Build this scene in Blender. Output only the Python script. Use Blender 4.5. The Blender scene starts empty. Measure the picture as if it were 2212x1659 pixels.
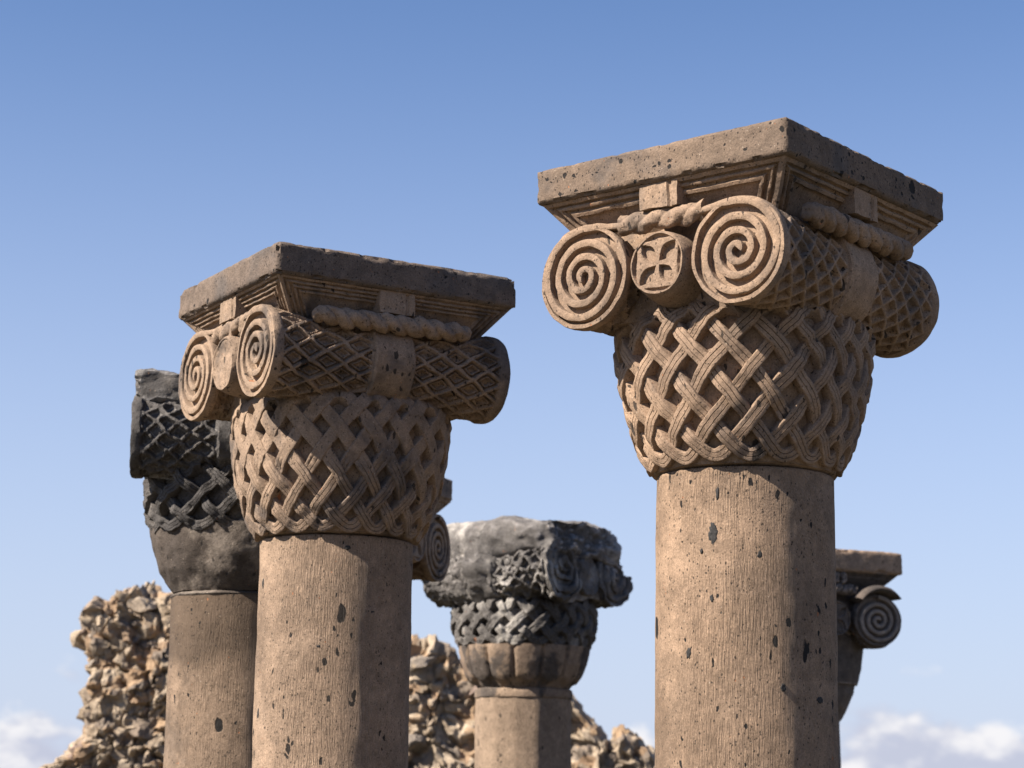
import bpy, math, random
import numpy as np
from mathutils import Vector, Matrix, Euler

SC = bpy.context.scene
COL = SC.collection
rng = np.random.default_rng(7)
random.seed(7)

# ------------------------------------------------------------------ camera
PITCH = math.atan((1720 - 829.5) / 4500)
ROLL = 0.015
cam_d = bpy.data.cameras.new('camera')
cam = bpy.data.objects.new('camera', cam_d)
COL.objects.link(cam)
cam_d.sensor_width = 36.0
cam_d.lens = 4500 / 2212 * 36.0
cam_d.clip_start = 0.1
cam_d.clip_end = 20000
cam.matrix_world = (Matrix.Translation((0, 0, 1.6)) @ Matrix.Rotation(math.pi / 2 + PITCH, 4, 'X')
                    @ Matrix.Rotation(ROLL, 4, 'Z'))
cam_d.dof.use_dof = True
cam_d.dof.focus_distance = 10.0
cam_d.dof.aperture_fstop = 2.8
SC.camera = cam

# ------------------------------------------------------------------ sky and sun
SUN_AZ = math.radians(65.0)      # from -Y towards -X
SUN_EL = math.radians(41.0)
sun_dir = Vector((-math.sin(SUN_AZ) * math.cos(SUN_EL), -math.cos(SUN_AZ) * math.cos(SUN_EL), math.sin(SUN_EL)))
world = bpy.data.worlds.new('World')
SC.world = world
world.use_nodes = True
wn, wl = world.node_tree.nodes, world.node_tree.links
wn.clear()
out = wn.new('ShaderNodeOutputWorld')
bg = wn.new('ShaderNodeBackground')
sky = wn.new('ShaderNodeTexSky')
sky.sky_type = 'NISHITA'
sky.sun_disc = False
sky.sun_elevation = SUN_EL
sky.sun_rotation = math.atan2(sun_dir.x, sun_dir.y)
sky.altitude = 900
sky.air_density = 1.0
sky.dust_density = 0.7
sky.ozone_density = 2.5
bg.inputs['Strength'].default_value = 0.05
tc = wn.new('ShaderNodeTexCoord')
sep = wn.new('ShaderNodeSeparateXYZ')
wl.new(tc.outputs['Generated'], sep.inputs[0])


def wmath(op, a, b=None, c=None):
    n = wn.new('ShaderNodeMath')
    n.operation = op
    for i, v in enumerate((a, b, c)):
        if v is None:
            continue
        if isinstance(v, (int, float)):
            n.inputs[i].default_value = v
        else:
            wl.new(v, n.inputs[i])
    return n.outputs[0]


def wramp(v, lo, hi, a=0.0, b=1.0, smooth=True):
    n = wn.new('ShaderNodeMapRange')
    n.interpolation_type = 'SMOOTHSTEP' if smooth else 'LINEAR'
    wl.new(v, n.inputs[0])
    n.inputs[1].default_value = lo
    n.inputs[2].default_value = hi
    n.inputs[3].default_value = a
    n.inputs[4].default_value = b
    return n.outputs[0]


def wnoise(scale, loc, stretch, detail, rough):
    m = wn.new('ShaderNodeMapping')
    m.inputs['Location'].default_value = loc
    m.inputs['Scale'].default_value = stretch
    wl.new(tc.outputs['Generated'], m.inputs[0])
    n = wn.new('ShaderNodeTexNoise')
    n.inputs['Scale'].default_value = scale
    n.inputs['Detail'].default_value = detail
    n.inputs['Roughness'].default_value = rough
    wl.new(m.outputs[0], n.inputs['Vector'])
    return n.outputs['Fac']


CL = (6.6, 6.6, 1.9)
cn = wnoise(13.0, CL, (1, 1, 1.8), 12, 0.53)
cn_up = wnoise(13.0, (CL[0] - 0.010, CL[1], CL[2] + 0.020), (1, 1, 1.8), 12, 0.53)
elev = wramp(sep.outputs['Z'], 0.005, 0.16, 0.195, -0.98, smooth=False)
dens = wmath('ADD', cn, elev)
cover = wramp(dens, 0.46, 0.57)
veil = wramp(sep.outputs['Z'], -0.05, 0.42, 0.92, 0.0)
lit = wramp(wmath('SUBTRACT', cn, cn_up), -0.07, 0.09)
ccol = wn.new('ShaderNodeMix')
ccol.data_type = 'RGBA'
ccol.inputs[6].default_value = (4.3, 4.5, 5.5, 1)
ccol.inputs[7].default_value = (7.6, 7.4, 7.4, 1)
wl.new(lit, ccol.inputs[0])
tint = wn.new('ShaderNodeMix')
tint.data_type = 'RGBA'
tint.blend_type = 'MULTIPLY'
tint.inputs[0].default_value = 1.0
tint.inputs[7].default_value = (0.94, 1.04, 1.22, 1)
wl.new(sky.outputs[0], tint.inputs[6])
hazemix = wn.new('ShaderNodeMix')
hazemix.data_type = 'RGBA'
wl.new(veil, hazemix.inputs[0])
wl.new(tint.outputs[2], hazemix.inputs[6])
hazemix.inputs[7].default_value = (4.7, 5.2, 6.6, 1)
skymix = wn.new('ShaderNodeMix')
skymix.data_type = 'RGBA'
wl.new(wmath('MULTIPLY', cover, 0.85), skymix.inputs[0])
wl.new(hazemix.outputs[2], skymix.inputs[6])
wl.new(ccol.outputs[2], skymix.inputs[7])
wl.new(skymix.outputs[2], bg.inputs['Color'])
wl.new(bg.outputs[0], out.inputs[0])

sun_d = bpy.data.lights.new('sun', 'SUN')
sun_d.energy = 5.0
sun_d.angle = math.radians(0.53)
sun_d.color = (1.0, 0.91, 0.79)
sun = bpy.data.objects.new('sun', sun_d)
COL.objects.link(sun)
sun.location = sun_dir * 60
sun.rotation_euler = sun_dir.to_track_quat('Z', 'Y').to_euler()

SC.view_settings.view_transform = 'Standard'
SC.view_settings.look = 'None'
SC.view_settings.gamma = 1.0
SC.view_settings.use_curve_mapping = False
SC.view_settings.exposure = 1.38

# ------------------------------------------------------------------ numpy noise
_perm = rng.permutation(256)
_perm = np.concatenate([_perm, _perm, _perm])
_grad = rng.normal(size=(256, 3))
_grad /= np.linalg.norm(_grad, axis=1)[:, None]


def perlin(p):
    p = np.asarray(p, float)
    i = np.floor(p).astype(int)
    f = p - i
    u = f * f * f * (f * (f * 6 - 15) + 10)
    i &= 255
    res = 0
    for dx in (0, 1):
        for dy in (0, 1):
            for dz in (0, 1):
                h = _perm[_perm[_perm[i[..., 0] + dx] + i[..., 1] + dy] + i[..., 2] + dz]
                g = _grad[h]
                d = (g[..., 0] * (f[..., 0] - dx) + g[..., 1] * (f[..., 1] - dy) + g[..., 2] * (f[..., 2] - dz))
                w = ((u[..., 0] if dx else 1 - u[..., 0]) * (u[..., 1] if dy else 1 - u[..., 1])
                     * (u[..., 2] if dz else 1 - u[..., 2]))
                res = res + w * d
    return res * 1.5


def fbm(p, scale=1.0, oct=4, gain=0.5, seed=0.0):
    p = np.asarray(p, float) * scale + np.array([seed * 17.13, seed * 5.7, seed * 9.1])
    a, s, r = 1.0, 1.0, 0
    for _ in range(oct):
        r = r + a * perlin(p * s + 31.7 * s)
        s *= 2.03
        a *= gain
    return r


def vnoise(p, scale, oct=3, gain=0.5, seed=0.0):
    return np.stack([fbm(p, scale, oct, gain, seed + k * 3.7) for k in range(3)], -1)


def sstep(a, b, x):
    t = np.clip((np.asarray(x, float) - a) / (b - a), 0, 1)
    return t * t * (3 - 2 * t)


# ------------------------------------------------------------------ mesh helpers
class MB:
    """collects vertices and faces of one mesh"""

    def __init__(self):
        self.v, self.f, self.n = [], [], 0

    def add(self, v, f):
        self.v.append(np.asarray(v, float).reshape(-1, 3))
        f = np.asarray(f, int)
        self.f.append(f + self.n)
        self.n += len(self.v[-1])

    def grid(self, P, cu=False, cv=False, flip=False):
        nu, nv = P.shape[:2]
        idx = np.arange(nu * nv).reshape(nu, nv)
        a = idx
        if cu:
            a = np.vstack([a, a[:1]])
        if cv:
            a = np.hstack([a, a[:, :1]])
        q = np.stack([a[:-1, :-1], a[1:, :-1], a[1:, 1:], a[:-1, 1:]], -1).reshape(-1, 4)
        if flip:
            q = q[:, ::-1]
        self.add(P, q)

    def fan(self, ring, centre, flip=False):
        n = len(ring)
        i = np.arange(n)
        j = (i + 1) % n
        f = np.stack([i, j, np.full(n, n), np.full(n, n)], -1)
        tri = f[:, :3]
        if flip:
            tri = tri[:, ::-1]
        self.add(np.vstack([ring, centre]), tri)

    def verts(self):
        return np.vstack(self.v)

    def mesh(self, name, mat, smooth=True, angle=40, warp=None):
        V = self.verts()
        if warp is not None:
            V = warp(V)
        me = bpy.data.meshes.new(name)
        faces = []
        for f in self.f:
            faces.extend(f.tolist())
        me.from_pydata(V.tolist(), [], faces)
        me.materials.append(mat)
        if smooth:
            me.shade_smooth()
            me.set_sharp_from_angle(angle=math.radians(angle))
        me.update()
        return me

    def obj(self, name, mat, parent, smooth=True, angle=40, warp=None):
        o = bpy.data.objects.new(name, self.mesh(name, mat, smooth, angle, warp))
        COL.objects.link(o)
        o.parent = parent
        return o


def box_grid(x0, x1, y0, y1, z0, z1, nx, ny, nz):
    """surface of a subdivided box, welded"""
    vid, V, F = {}, [], []

    def vi(i, j, k):
        key = (i, j, k)
        if key not in vid:
            vid[key] = len(V)
            V.append((x0 + (x1 - x0) * i / nx, y0 + (y1 - y0) * j / ny, z0 + (z1 - z0) * k / nz))
        return vid[key]

    for i in range(nx):
        for j in range(ny):
            F.append((vi(i, j, 0), vi(i, j + 1, 0), vi(i + 1, j + 1, 0), vi(i + 1, j, 0)))
            F.append((vi(i, j, nz), vi(i + 1, j, nz), vi(i + 1, j + 1, nz), vi(i, j + 1, nz)))
    for i in range(nx):
        for k in range(nz):
            F.append((vi(i, 0, k), vi(i + 1, 0, k), vi(i + 1, 0, k + 1), vi(i, 0, k + 1)))
            F.append((vi(i, ny, k), vi(i, ny, k + 1), vi(i + 1, ny, k + 1), vi(i + 1, ny, k)))
    for j in range(ny):
        for k in range(nz):
            F.append((vi(0, j, k), vi(0, j, k + 1), vi(0, j + 1, k + 1), vi(0, j + 1, k)))
            F.append((vi(nx, j, k), vi(nx, j + 1, k), vi(nx, j + 1, k + 1), vi(nx, j, k + 1)))
    return np.array(V), np.array(F)


def chip_box(V, lo, hi, seed, rnd=0.006, chip=0.05, reach=0.03, freq=5.0, thr=0.12):
    """rounds and chips the edges of a box given by corners lo, hi"""
    lo, hi = np.array(lo), np.array(hi)
    c, h = (lo + hi) / 2, (hi - lo) / 2
    d = h - np.abs(V - c)                 # distance to each pair of faces
    ds = np.sort(d, axis=1)
    e = ds[:, 1]                          # distance to nearest edge (vertex lies on a face)
    n = fbm(V, freq, 4, 0.55, seed)
    n2 = fbm(V, freq * 4, 3, 0.5, seed + 3)
    amt = (np.clip(n - thr, 0, 1) * chip + np.clip(n2 - 0.1, 0, 1) * chip * 0.25) * np.clip(1 - e / reach, 0, 1)
    amt += rnd * np.clip(1 - e / 0.012, 0, 1)
    near = (d < 0.04).astype(float)
    near *= 1 - d / 0.04
    return V - np.sign(V - c) * near * amt[:, None] * 1.2 + vnoise(V, 6, 3, 0.5, seed) * 0.0025


def sweep(path, side, up, prof, cap=True):
    """path (n,3), side/up (n,3), prof (m,2) or (n,m,2); returns grid (n,m,3)"""
    prof = np.asarray(prof)
    if prof.ndim == 2:
        prof = np.broadcast_to(prof, (len(path),) + prof.shape)
    return path[:, None] + side[:, None] * prof[..., :1] + up[:, None] * prof[..., 1:2]


# ------------------------------------------------------------------ materials
class NT:
    def __init__(self, name):
        self.m = bpy.data.materials.new(name)
        self.m.use_nodes = True
        self.n, self.l = self.m.node_tree.nodes, self.m.node_tree.links
        self.n.clear()
        self.out = self.n.new('ShaderNodeOutputMaterial')
        self.b = self.n.new('ShaderNodeBsdfPrincipled')
        self.l.new(self.b.outputs[0], self.out.inputs[0])

    def set(self, sock, v):
        if isinstance(v, bpy.types.NodeSocket):
            self.l.new(v, sock)
        elif isinstance(v, (tuple, list)) and len(v) == 3 and sock.type == 'RGBA':
            sock.default_value = (*v, 1)
        else:
            sock.default_value = v

    def math(self, op, a, b=0.0, clamp=False):
        n = self.n.new('ShaderNodeMath')
        n.operation = op
        n.use_clamp = clamp
        self.set(n.inputs[0], a)
        self.set(n.inputs[1], b)
        return n.outputs[0]

    def mix(self, f, a, b, mode='MIX'):
        n = self.n.new('ShaderNodeMix')
        n.data_type = 'RGBA'
        n.blend_type = mode
        self.set(n.inputs[0], f)
        self.set(n.inputs[6], a)
        self.set(n.inputs[7], b)
        return n.outputs[2]

    def ramp(self, v, lo, hi, a=0.0, b=1.0):
        n = self.n.new('ShaderNodeMapRange')
        n.interpolation_type = 'SMOOTHSTEP'
        self.set(n.inputs[0], v)
        n.inputs[1].default_value, n.inputs[2].default_value = lo, hi
        n.inputs[3].default_value, n.inputs[4].default_value = a, b
        return n.outputs[0]

    def coords(self, seed, scale=(1, 1, 1)):
        t = self.n.new('ShaderNodeTexCoord')
        m = self.n.new('ShaderNodeMapping')
        m.inputs['Location'].default_value = (seed * 3.17, seed * 1.7, seed * 2.3)
        m.inputs['Scale'].default_value = scale
        self.l.new(t.outputs['Object'], m.inputs[0])
        return m.outputs[0]

    def noise(self, vec, scale, detail=5, rough=0.55, dist=0.0):
        n = self.n.new('ShaderNodeTexNoise')
        n.inputs['Scale'].default_value = scale
        n.inputs['Detail'].default_value = detail
        n.inputs['Roughness'].default_value = rough
        n.inputs['Distortion'].default_value = dist
        self.l.new(vec, n.inputs['Vector'])
        return n.outputs['Fac']

    def vor(self, vec, scale):
        n = self.n.new('ShaderNodeTexVoronoi')
        n.inputs['Scale'].default_value = scale
        self.l.new(vec, n.inputs['Vector'])
        s = self.n.new('ShaderNodeSeparateColor')
        self.l.new(n.outputs['Color'], s.inputs[0])
        return n.outputs['Distance'], s.outputs[0], s.outputs[1]

    def warp(self, vec, scale, amt):
        n = self.n.new('ShaderNodeTexNoise')
        n.inputs['Scale'].default_value = scale
        n.inputs['Detail'].default_value = 3
        self.l.new(vec, n.inputs['Vector'])
        v = self.n.new('ShaderNodeVectorMath')
        v.operation = 'MULTIPLY_ADD'
        self.l.new(n.outputs['Color'], v.inputs[0])
        v.inputs[1].default_value = (amt,) * 3
        self.l.new(vec, v.inputs[2])
        return v.outputs[0]


ALB = 0.76


def stone_mat(name, seed, a, b, patch=(0.075, 0.066, 0.062), patch_lo=0.56, patch_hi=0.72, patch_amt=0.8,
              pits=1.0, chisel=0.0, bump=1.0, wear=None, stretch=0.5, dust=None, dark_above=None):
    a, b, patch = (tuple(c * ALB for c in q) for q in (a, b, patch))
    t = NT(name)
    v = t.coords(seed)
    n1 = t.noise(v, 1.9, 6, 0.6)
    n2 = t.noise(v, 16, 8, 0.68)
    n3 = t.noise(v, 120, 4, 0.7)
    col = t.mix(t.ramp(n1, 0.32, 0.68), a, b)
    col = t.mix(1.0, col, t.ramp(n2, 0.25, 0.75, 0.76, 1.22), 'MULTIPLY')
    col = t.mix(1.0, col, t.ramp(n3, 0.25, 0.75, 0.72, 1.26), 'MULTIPLY')
    pn = t.noise(t.coords(seed + 4.4, (1, 1, 0.8)), 2.6, 9, 0.62, 0.3)
    pm = t.ramp(pn, patch_lo, patch_hi, 0.0, patch_amt)
    pcol = t.mix(t.ramp(n2, 0.3, 0.7), patch, tuple(min(1, c * 1.7) for c in patch))
    col = t.mix(pm, col, pcol)
    if dark_above:  # blends to a darker brown above a noise-ragged height
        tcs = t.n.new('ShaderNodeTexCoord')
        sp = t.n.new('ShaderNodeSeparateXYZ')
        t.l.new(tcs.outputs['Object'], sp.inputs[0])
        zz = t.math('ADD', sp.outputs[2], t.math('MULTIPLY', t.noise(v, 2.2, 6, 0.6), dark_above[2]))
        col = t.mix(t.ramp(zz, dark_above[0] + dark_above[2] / 2, dark_above[1] + dark_above[2] / 2, 0.0, 0.8), col, tuple(c * 0.42 for c in b))
    if dust:
        dn = t.noise(t.coords(seed + 9.1), 3.3, 8, 0.65)
        col = t.mix(t.ramp(dn, 0.55, 0.72, 0, 0.55), col, dust)
    if wear:
        g = t.n.new('ShaderNodeNewGeometry')
        col = t.mix(t.math('MULTIPLY', t.ramp(g.outputs['Pointiness'], 0.505, 0.56), t.ramp(n2, 0.3, 0.6, 0.2, 0.9)), col, wear)
    # clasts and gas pits of the tuff
    vs = t.warp(t.coords(seed + 2.2, (1, 1, stretch)), 30, 0.035)
    d1, r1, q1 = t.vor(vs, 36)
    clus = t.ramp(t.noise(t.coords(seed + 1.9), 3.4, 4, 0.6), 0.36, 0.66, 0.35, 1.5)
    rad1 = t.math('MULTIPLY', t.math('MULTIPLY', t.math('POWER', r1, 7.5), 0.42), clus)
    m1 = t.math('MULTIPLY', t.ramp(t.math('SUBTRACT', rad1, d1), 0.0, 0.06), 1.0)
    d2, r2, q2 = t.vor(vs, 7.5)
    rad2 = t.math('MULTIPLY', t.math('POWER', r2, 14.0), 0.30)
    m2 = t.ramp(t.math('SUBTRACT', rad2, d2), 0.0, 0.03)
    d3, r3, q3 = t.vor(t.warp(t.coords(seed + 3.9, (1, 1, 0.7)), 60, 0.012), 85)
    m3 = t.math('MULTIPLY', t.ramp(t.math('SUBTRACT', t.math('MULTIPLY', t.math('POWER', r3, 2.4), 0.44), d3), 0.0, 0.12), 0.75)
    m = t.math('MAXIMUM', t.math('MAXIMUM', m1, m2), m3)
    pale = t.math('MULTIPLY', t.math('GREATER_THAN', q3, 0.93), t.ramp(d3, 0.10, 0.28, 0.6, 0.0))
    col = t.mix(pale, col, (0.42, 0.35, 0.28))
    m = t.math('MULTIPLY', m, pits)
    rust = t.math('GREATER_THAN', q1, 0.965)
    pitc = t.mix(rust, (0.016, 0.014, 0.013), (0.36, 0.14, 0.06))
    col = t.mix(m, col, pitc)
    t.set(t.b.inputs['Base Color'], col)
    t.b.inputs['Roughness'].default_value = 0.93
    t.b.inputs['Specular IOR Level'].default_value = 0.25
    # relief
    h = t.math('MULTIPLY', t.noise(v, 45, 6, 0.7), 0.55)
    h = t.math('ADD', h, t.math('MULTIPLY', n3, 0.22))
    h = t.math('ADD', h, t.math('MULTIPLY', n2, 0.6))
    h = t.math('SUBTRACT', h, t.math('MULTIPLY', m, 0.55))
    if chisel:
        cv = t.coords(seed + 6.1, (1, 1, 0.10))
        c1 = t.noise(cv, 130, 4, 0.65)
        amt = t.ramp(t.noise(t.coords(seed + 7.7), 2.3, 5, 0.6), 0.36, 0.62, 0.05, 1.0)
        h = t.math('ADD', h, t.math('MULTIPLY', t.math('MULTIPLY', t.ramp(c1, 0.3, 0.7), chisel), amt))
    bp = t.n.new('ShaderNodeBump')
    bp.inputs['Strength'].default_value = 0.75
    bp.inputs['Distance'].default_value = 0.012 * bump
    t.l.new(h, bp.inputs['Height'])
    t.l.new(bp.outputs[0], t.b.inputs['Normal'])
    return t.m


TAN_A, TAN_B = (0.350, 0.240, 0.163), (0.255, 0.178, 0.124)
GREY_A, GREY_B = (0.205, 0.146, 0.105), (0.150, 0.110, 0.083)
DARK_A, DARK_B = (0.058, 0.053, 0.052), (0.105, 0.096, 0.091)
M = {}
M['shaft_r'] = stone_mat('tan_tuff_shaft', 1.0, TAN_A, TAN_B, patch_amt=0.15, chisel=1.2, pits=1.0)
M['shaft_l'] = stone_mat('pale_tuff_shaft', 2.0, (0.345, 0.243, 0.170), (0.285, 0.202, 0.143), patch_amt=0.12, chisel=1.3, pits=0.95)
M['cap_r'] = stone_mat('carved_tan_tuff', 3.0, TAN_A, (0.265, 0.184, 0.130), patch=(0.095, 0.076, 0.064), patch_lo=0.49, patch_hi=0.68, patch_amt=0.8, pits=0.85)
M['aba_r'] = stone_mat('grey_brown_tuff', 4.0, GREY_A, GREY_B, patch_lo=0.5, patch_hi=0.68, patch_amt=0.7, stretch=1.0)
M['cap_l'] = stone_mat('carved_pale_tuff', 5.0, (0.350, 0.247, 0.172), (0.270, 0.192, 0.138), patch=(0.085, 0.069, 0.060), patch_lo=0.48, patch_hi=0.63, patch_amt=0.85, pits=0.85)
M['aba_l'] = stone_mat('grey_tuff_slab', 6.0, (0.190, 0.142, 0.110), (0.140, 0.106, 0.085), patch_lo=0.5, patch_hi=0.66, patch_amt=0.65, stretch=1.0)
M['dark'] = stone_mat('black_weathered_basalt', 7.0, DARK_A, DARK_B, patch=(0.20, 0.175, 0.152), patch_lo=0.50, patch_hi=0.66, patch_amt=0.65, pits=0.6, bump=1.7, wear=(0.24, 0.225, 0.215))
M['dark2'] = stone_mat('charcoal_weathered_basalt', 8.0, (0.105, 0.096, 0.091), (0.175, 0.160, 0.150), patch=(0.42, 0.39, 0.355), patch_lo=0.50, patch_hi=0.68, patch_amt=0.7, pits=0.6, bump=2.2, wear=(0.28, 0.26, 0.25))
M['dark3'] = stone_mat('dark_brown_tuff', 9.0, (0.140, 0.110, 0.092), (0.090, 0.075, 0.066), patch=(0.045, 0.040, 0.038), patch_amt=0.6, pits=0.6, bump=1.3, wear=(0.28, 0.225, 0.185))
t = NT('black_clast')
t.set(t.b.inputs['Base Color'], t.mix(t.ramp(t.noise(t.coords(3.0), 120, 4, 0.7), 0.4, 0.75), (0.008, 0.0075, 0.0075), (0.035, 0.031, 0.029)))
t.b.inputs['Roughness'].default_value = 0.85
M['clast'] = t.m
M['spiral5'] = stone_mat('rubbed_dark_tuff', 9.5, (0.27, 0.225, 0.19), (0.19, 0.16, 0.14), patch=(0.05, 0.045, 0.043), patch_amt=0.6, pits=0.4)
M['bowl'] = stone_mat('brown_tuff_bowl', 10.0, (0.145, 0.108, 0.084), (0.105, 0.080, 0.064), patch=(0.05, 0.043, 0.040), patch_lo=0.5, patch_hi=0.62, patch_amt=0.75, pits=0.7)
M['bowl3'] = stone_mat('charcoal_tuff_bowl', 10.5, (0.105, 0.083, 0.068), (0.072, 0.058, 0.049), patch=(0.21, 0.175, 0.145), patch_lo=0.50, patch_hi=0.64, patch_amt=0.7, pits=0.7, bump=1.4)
M['bowl4'] = stone_mat('tan_tuff_bowl', 11.0, (0.31, 0.225, 0.160), (0.24, 0.175, 0.13), patch=(0.055, 0.048, 0.045), patch_lo=0.47, patch_hi=0.55, patch_amt=0.85, pits=0.6)
M['shaft_c3'] = stone_mat('brown_tuff_shaft', 12.0, (0.290, 0.205, 0.143), (0.235, 0.167, 0.118), patch=(0.10, 0.078, 0.062), patch_lo=0.5, patch_hi=0.68, patch_amt=0.5, chisel=1.0, dark_above=(2.30, 2.46, 0.3))  # upper part of the shaft coloured darker than the lower
M['shaft_c4'] = stone_mat('plain_tan_tuff_shaft', 13.0, (0.32, 0.235, 0.168), (0.27, 0.197, 0.142), patch_amt=0.15, chisel=0.5, pits=0.7)

# mortar, rubble and ground
t = NT('lime_mortar')
v = t.coords(1.3)
n = t.noise(v, 3.0, 8, 0.7)
_, c1, c2 = t.vor(t.warp(t.coords(1.3, (1, 1, 1.5)), 3, 0.2), 5.0)
col = t.mix(t.ramp(n, 0.35, 0.65), (0.26, 0.195, 0.135), (0.45, 0.36, 0.265))
col = t.mix(t.ramp(c1, 0.72, 0.82, 0, 0.7), col, (0.15, 0.12, 0.10))
col = t.mix(t.ramp(c2, 0.65, 0.8, 0, 0.7), col, (0.33, 0.21, 0.12))
t.set(t.b.inputs['Base Color'], col)
t.b.inputs['Roughness'].default_value = 0.95
bp = t.n.new('ShaderNodeBump')
bp.inputs['Distance'].default_value = 0.06
bp.inputs['Strength'].default_value = 0.9
t.l.new(t.noise(v, 11, 10, 0.75), bp.inputs['Height'])
t.l.new(bp.outputs[0], t.b.inputs['Normal'])
M['mortar'] = t.m

t = NT('rubble_stone')
v = t.coords(2.1)
oi = t.n.new('ShaderNodeObjectInfo')
cr = t.n.new('ShaderNodeValToRGB')
t.l.new(oi.outputs['Random'], cr.inputs[0])
els = [(0.0, (0.30, 0.235, 0.165)), (0.14, (0.17, 0.130, 0.098)), (0.28, (0.36, 0.285, 0.21)), (0.42, (0.105, 0.085, 0.073)),
       (0.54, (0.27, 0.185, 0.115)), (0.66, (0.40, 0.33, 0.26)), (0.78, (0.145, 0.122, 0.105)), (0.9, (0.22, 0.155, 0.125)), (1.0, (0.33, 0.26, 0.18))]
while len(cr.color_ramp.elements) < len(els):
    cr.color_ramp.elements.new(0.5)
for e, (p, c) in zip(cr.color_ramp.elements, els):
    e.position = p
    e.color = (*c, 1)
col = t.mix(1.0, cr.outputs[0], t.ramp(t.noise(v, 5, 8, 0.7), 0.25, 0.75, 0.6, 1.35), 'MULTIPLY')
col = t.mix(t.ramp(t.noise(v, 2.3, 6, 0.6), 0.58, 0.7, 0, 0.6), col, (0.38, 0.285, 0.18))
t.set(t.b.inputs['Base Color'], col)
t.b.inputs['Roughness'].default_value = 0.93
bp = t.n.new('ShaderNodeBump')
bp.inputs['Distance'].default_value = 0.03
bp.inputs['Strength'].default_value = 0.8
t.l.new(t.noise(v, 9, 8, 0.7), bp.inputs['Height'])
t.l.new(bp.outputs[0], t.b.inputs['Normal'])
M['rubble'] = t.m

t = NT('dry_earth')
v = t.coords(5.0)
n = t.noise(v, 0.35, 10, 0.65)
t.set(t.b.inputs['Base Color'], t.mix(t.ramp(n, 0.35, 0.65), (0.095, 0.075, 0.048), (0.06, 0.058, 0.034)))
t.b.inputs['Roughness'].default_value = 0.95
M['earth'] = t.m

# ------------------------------------------------------------------ ground
mb = MB()
xs = np.concatenate([-np.geomspace(9000, 2, 40), [0], np.geomspace(2, 9000, 40)])
X, Y = np.meshgrid(xs, xs + 12, indexing='ij')
rr = np.hypot(X, Y - 12)
Z = fbm(np.stack([X, Y, 0 * X], -1), 0.09, 3) * 0.08 * np.exp(-rr / 300)
mb.grid(np.stack([X, Y, Z - 0.03], -1))
g = mb.obj('ground', M['earth'], None)
g['kind'] = 'structure'
g['label'] = 'dry earth and grass ground of the ruin'

# ------------------------------------------------------------------ column pieces
PROFZ = np.array([-0.01, 0.0, 0.02, 0.07, 0.18, 0.30, 0.42, 0.54, 0.66, 0.70, 0.76, 0.80, 0.83])
PROFR = np.array([0.40, 0.437, 0.450, 0.483, 0.530, 0.566, 0.589, 0.600, 0.606, 0.598, 0.560, 0.500, 0.42])

PROFR = PROFR - 0.046 * np.clip(PROFZ / 0.14, 0, 1)


class Basket:
    """surface of the bell of a capital: theta and height above the joint -> point, normal"""

    def __init__(self, zj, scale=1.0, warp_fn=None, seed=0, rough=0.003):
        self.zj, self.sc, self.seed, self.rough = zj, scale, seed, rough
        self.warp_fn = warp_fn or (lambda s: s)

    def pt(self, th, z):
        th, z = np.broadcast_arrays(np.asarray(th, float), np.asarray(z, float))
        R = np.interp(z, PROFZ, PROFR) * self.sc
        n = 2.0 + 0.55 * sstep(0.1, 0.7, z)
        k = (np.abs(np.cos(th)) ** n + np.abs(np.sin(th)) ** n) ** (-1 / n)
        k = 1 + (k - 1) * 0.9 - 0.025 * sstep(0.1, 0.7, z)
        return np.stack([R * k * np.cos(th), R * k * np.sin(th), z + self.zj], -1)

    def frame(self, th, z):
        e = 1e-3
        p = self.pt(th, z)
        a = self.pt(th + e, z) - self.pt(th - e, z)
        b = self.pt(th, z + e) - self.pt(th, z - e)
        n = np.cross(a, b)
        n /= np.linalg.norm(n, axis=-1)[..., None]
        return p, n

    def core(self, z0=-0.01, z1=0.83, off=0.0, nz=46, nt=150):
        zs = np.unique(np.concatenate([np.linspace(z0, z1, nz), PROFZ[(PROFZ > z0) & (PROFZ < z1)]]))
        th = np.linspace(0, 2 * np.pi, nt, endpoint=False)
        T, Zg = np.meshgrid(th, zs, indexing='ij')
        p, n = self.frame(T, Zg)
        d = off + fbm(p, 7, 4, 0.55, self.seed) * self.rough * 2
        p = p + n * d[..., None]
        mb = MB()
        mb.grid(p, cu=True)
        mb.fan(p[:, 0], p[:, 0].mean(0), flip=True)
        mb.fan(p[:, -1], p[:, -1].mean(0))
        return mb


RIB = [(-1.04, -1.0), (-1, 0.75), (-0.95, 0.93), (-0.85, 1.0), (-0.43, 1.0), (-0.37, 0.62), (-0.31, 1.0), (0.31, 1.0), (0.37, 0.62), (0.43, 1.0),
       (0.85, 1.0), (0.95, 0.93), (1, 0.75), (1.04, -1.0)]


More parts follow.
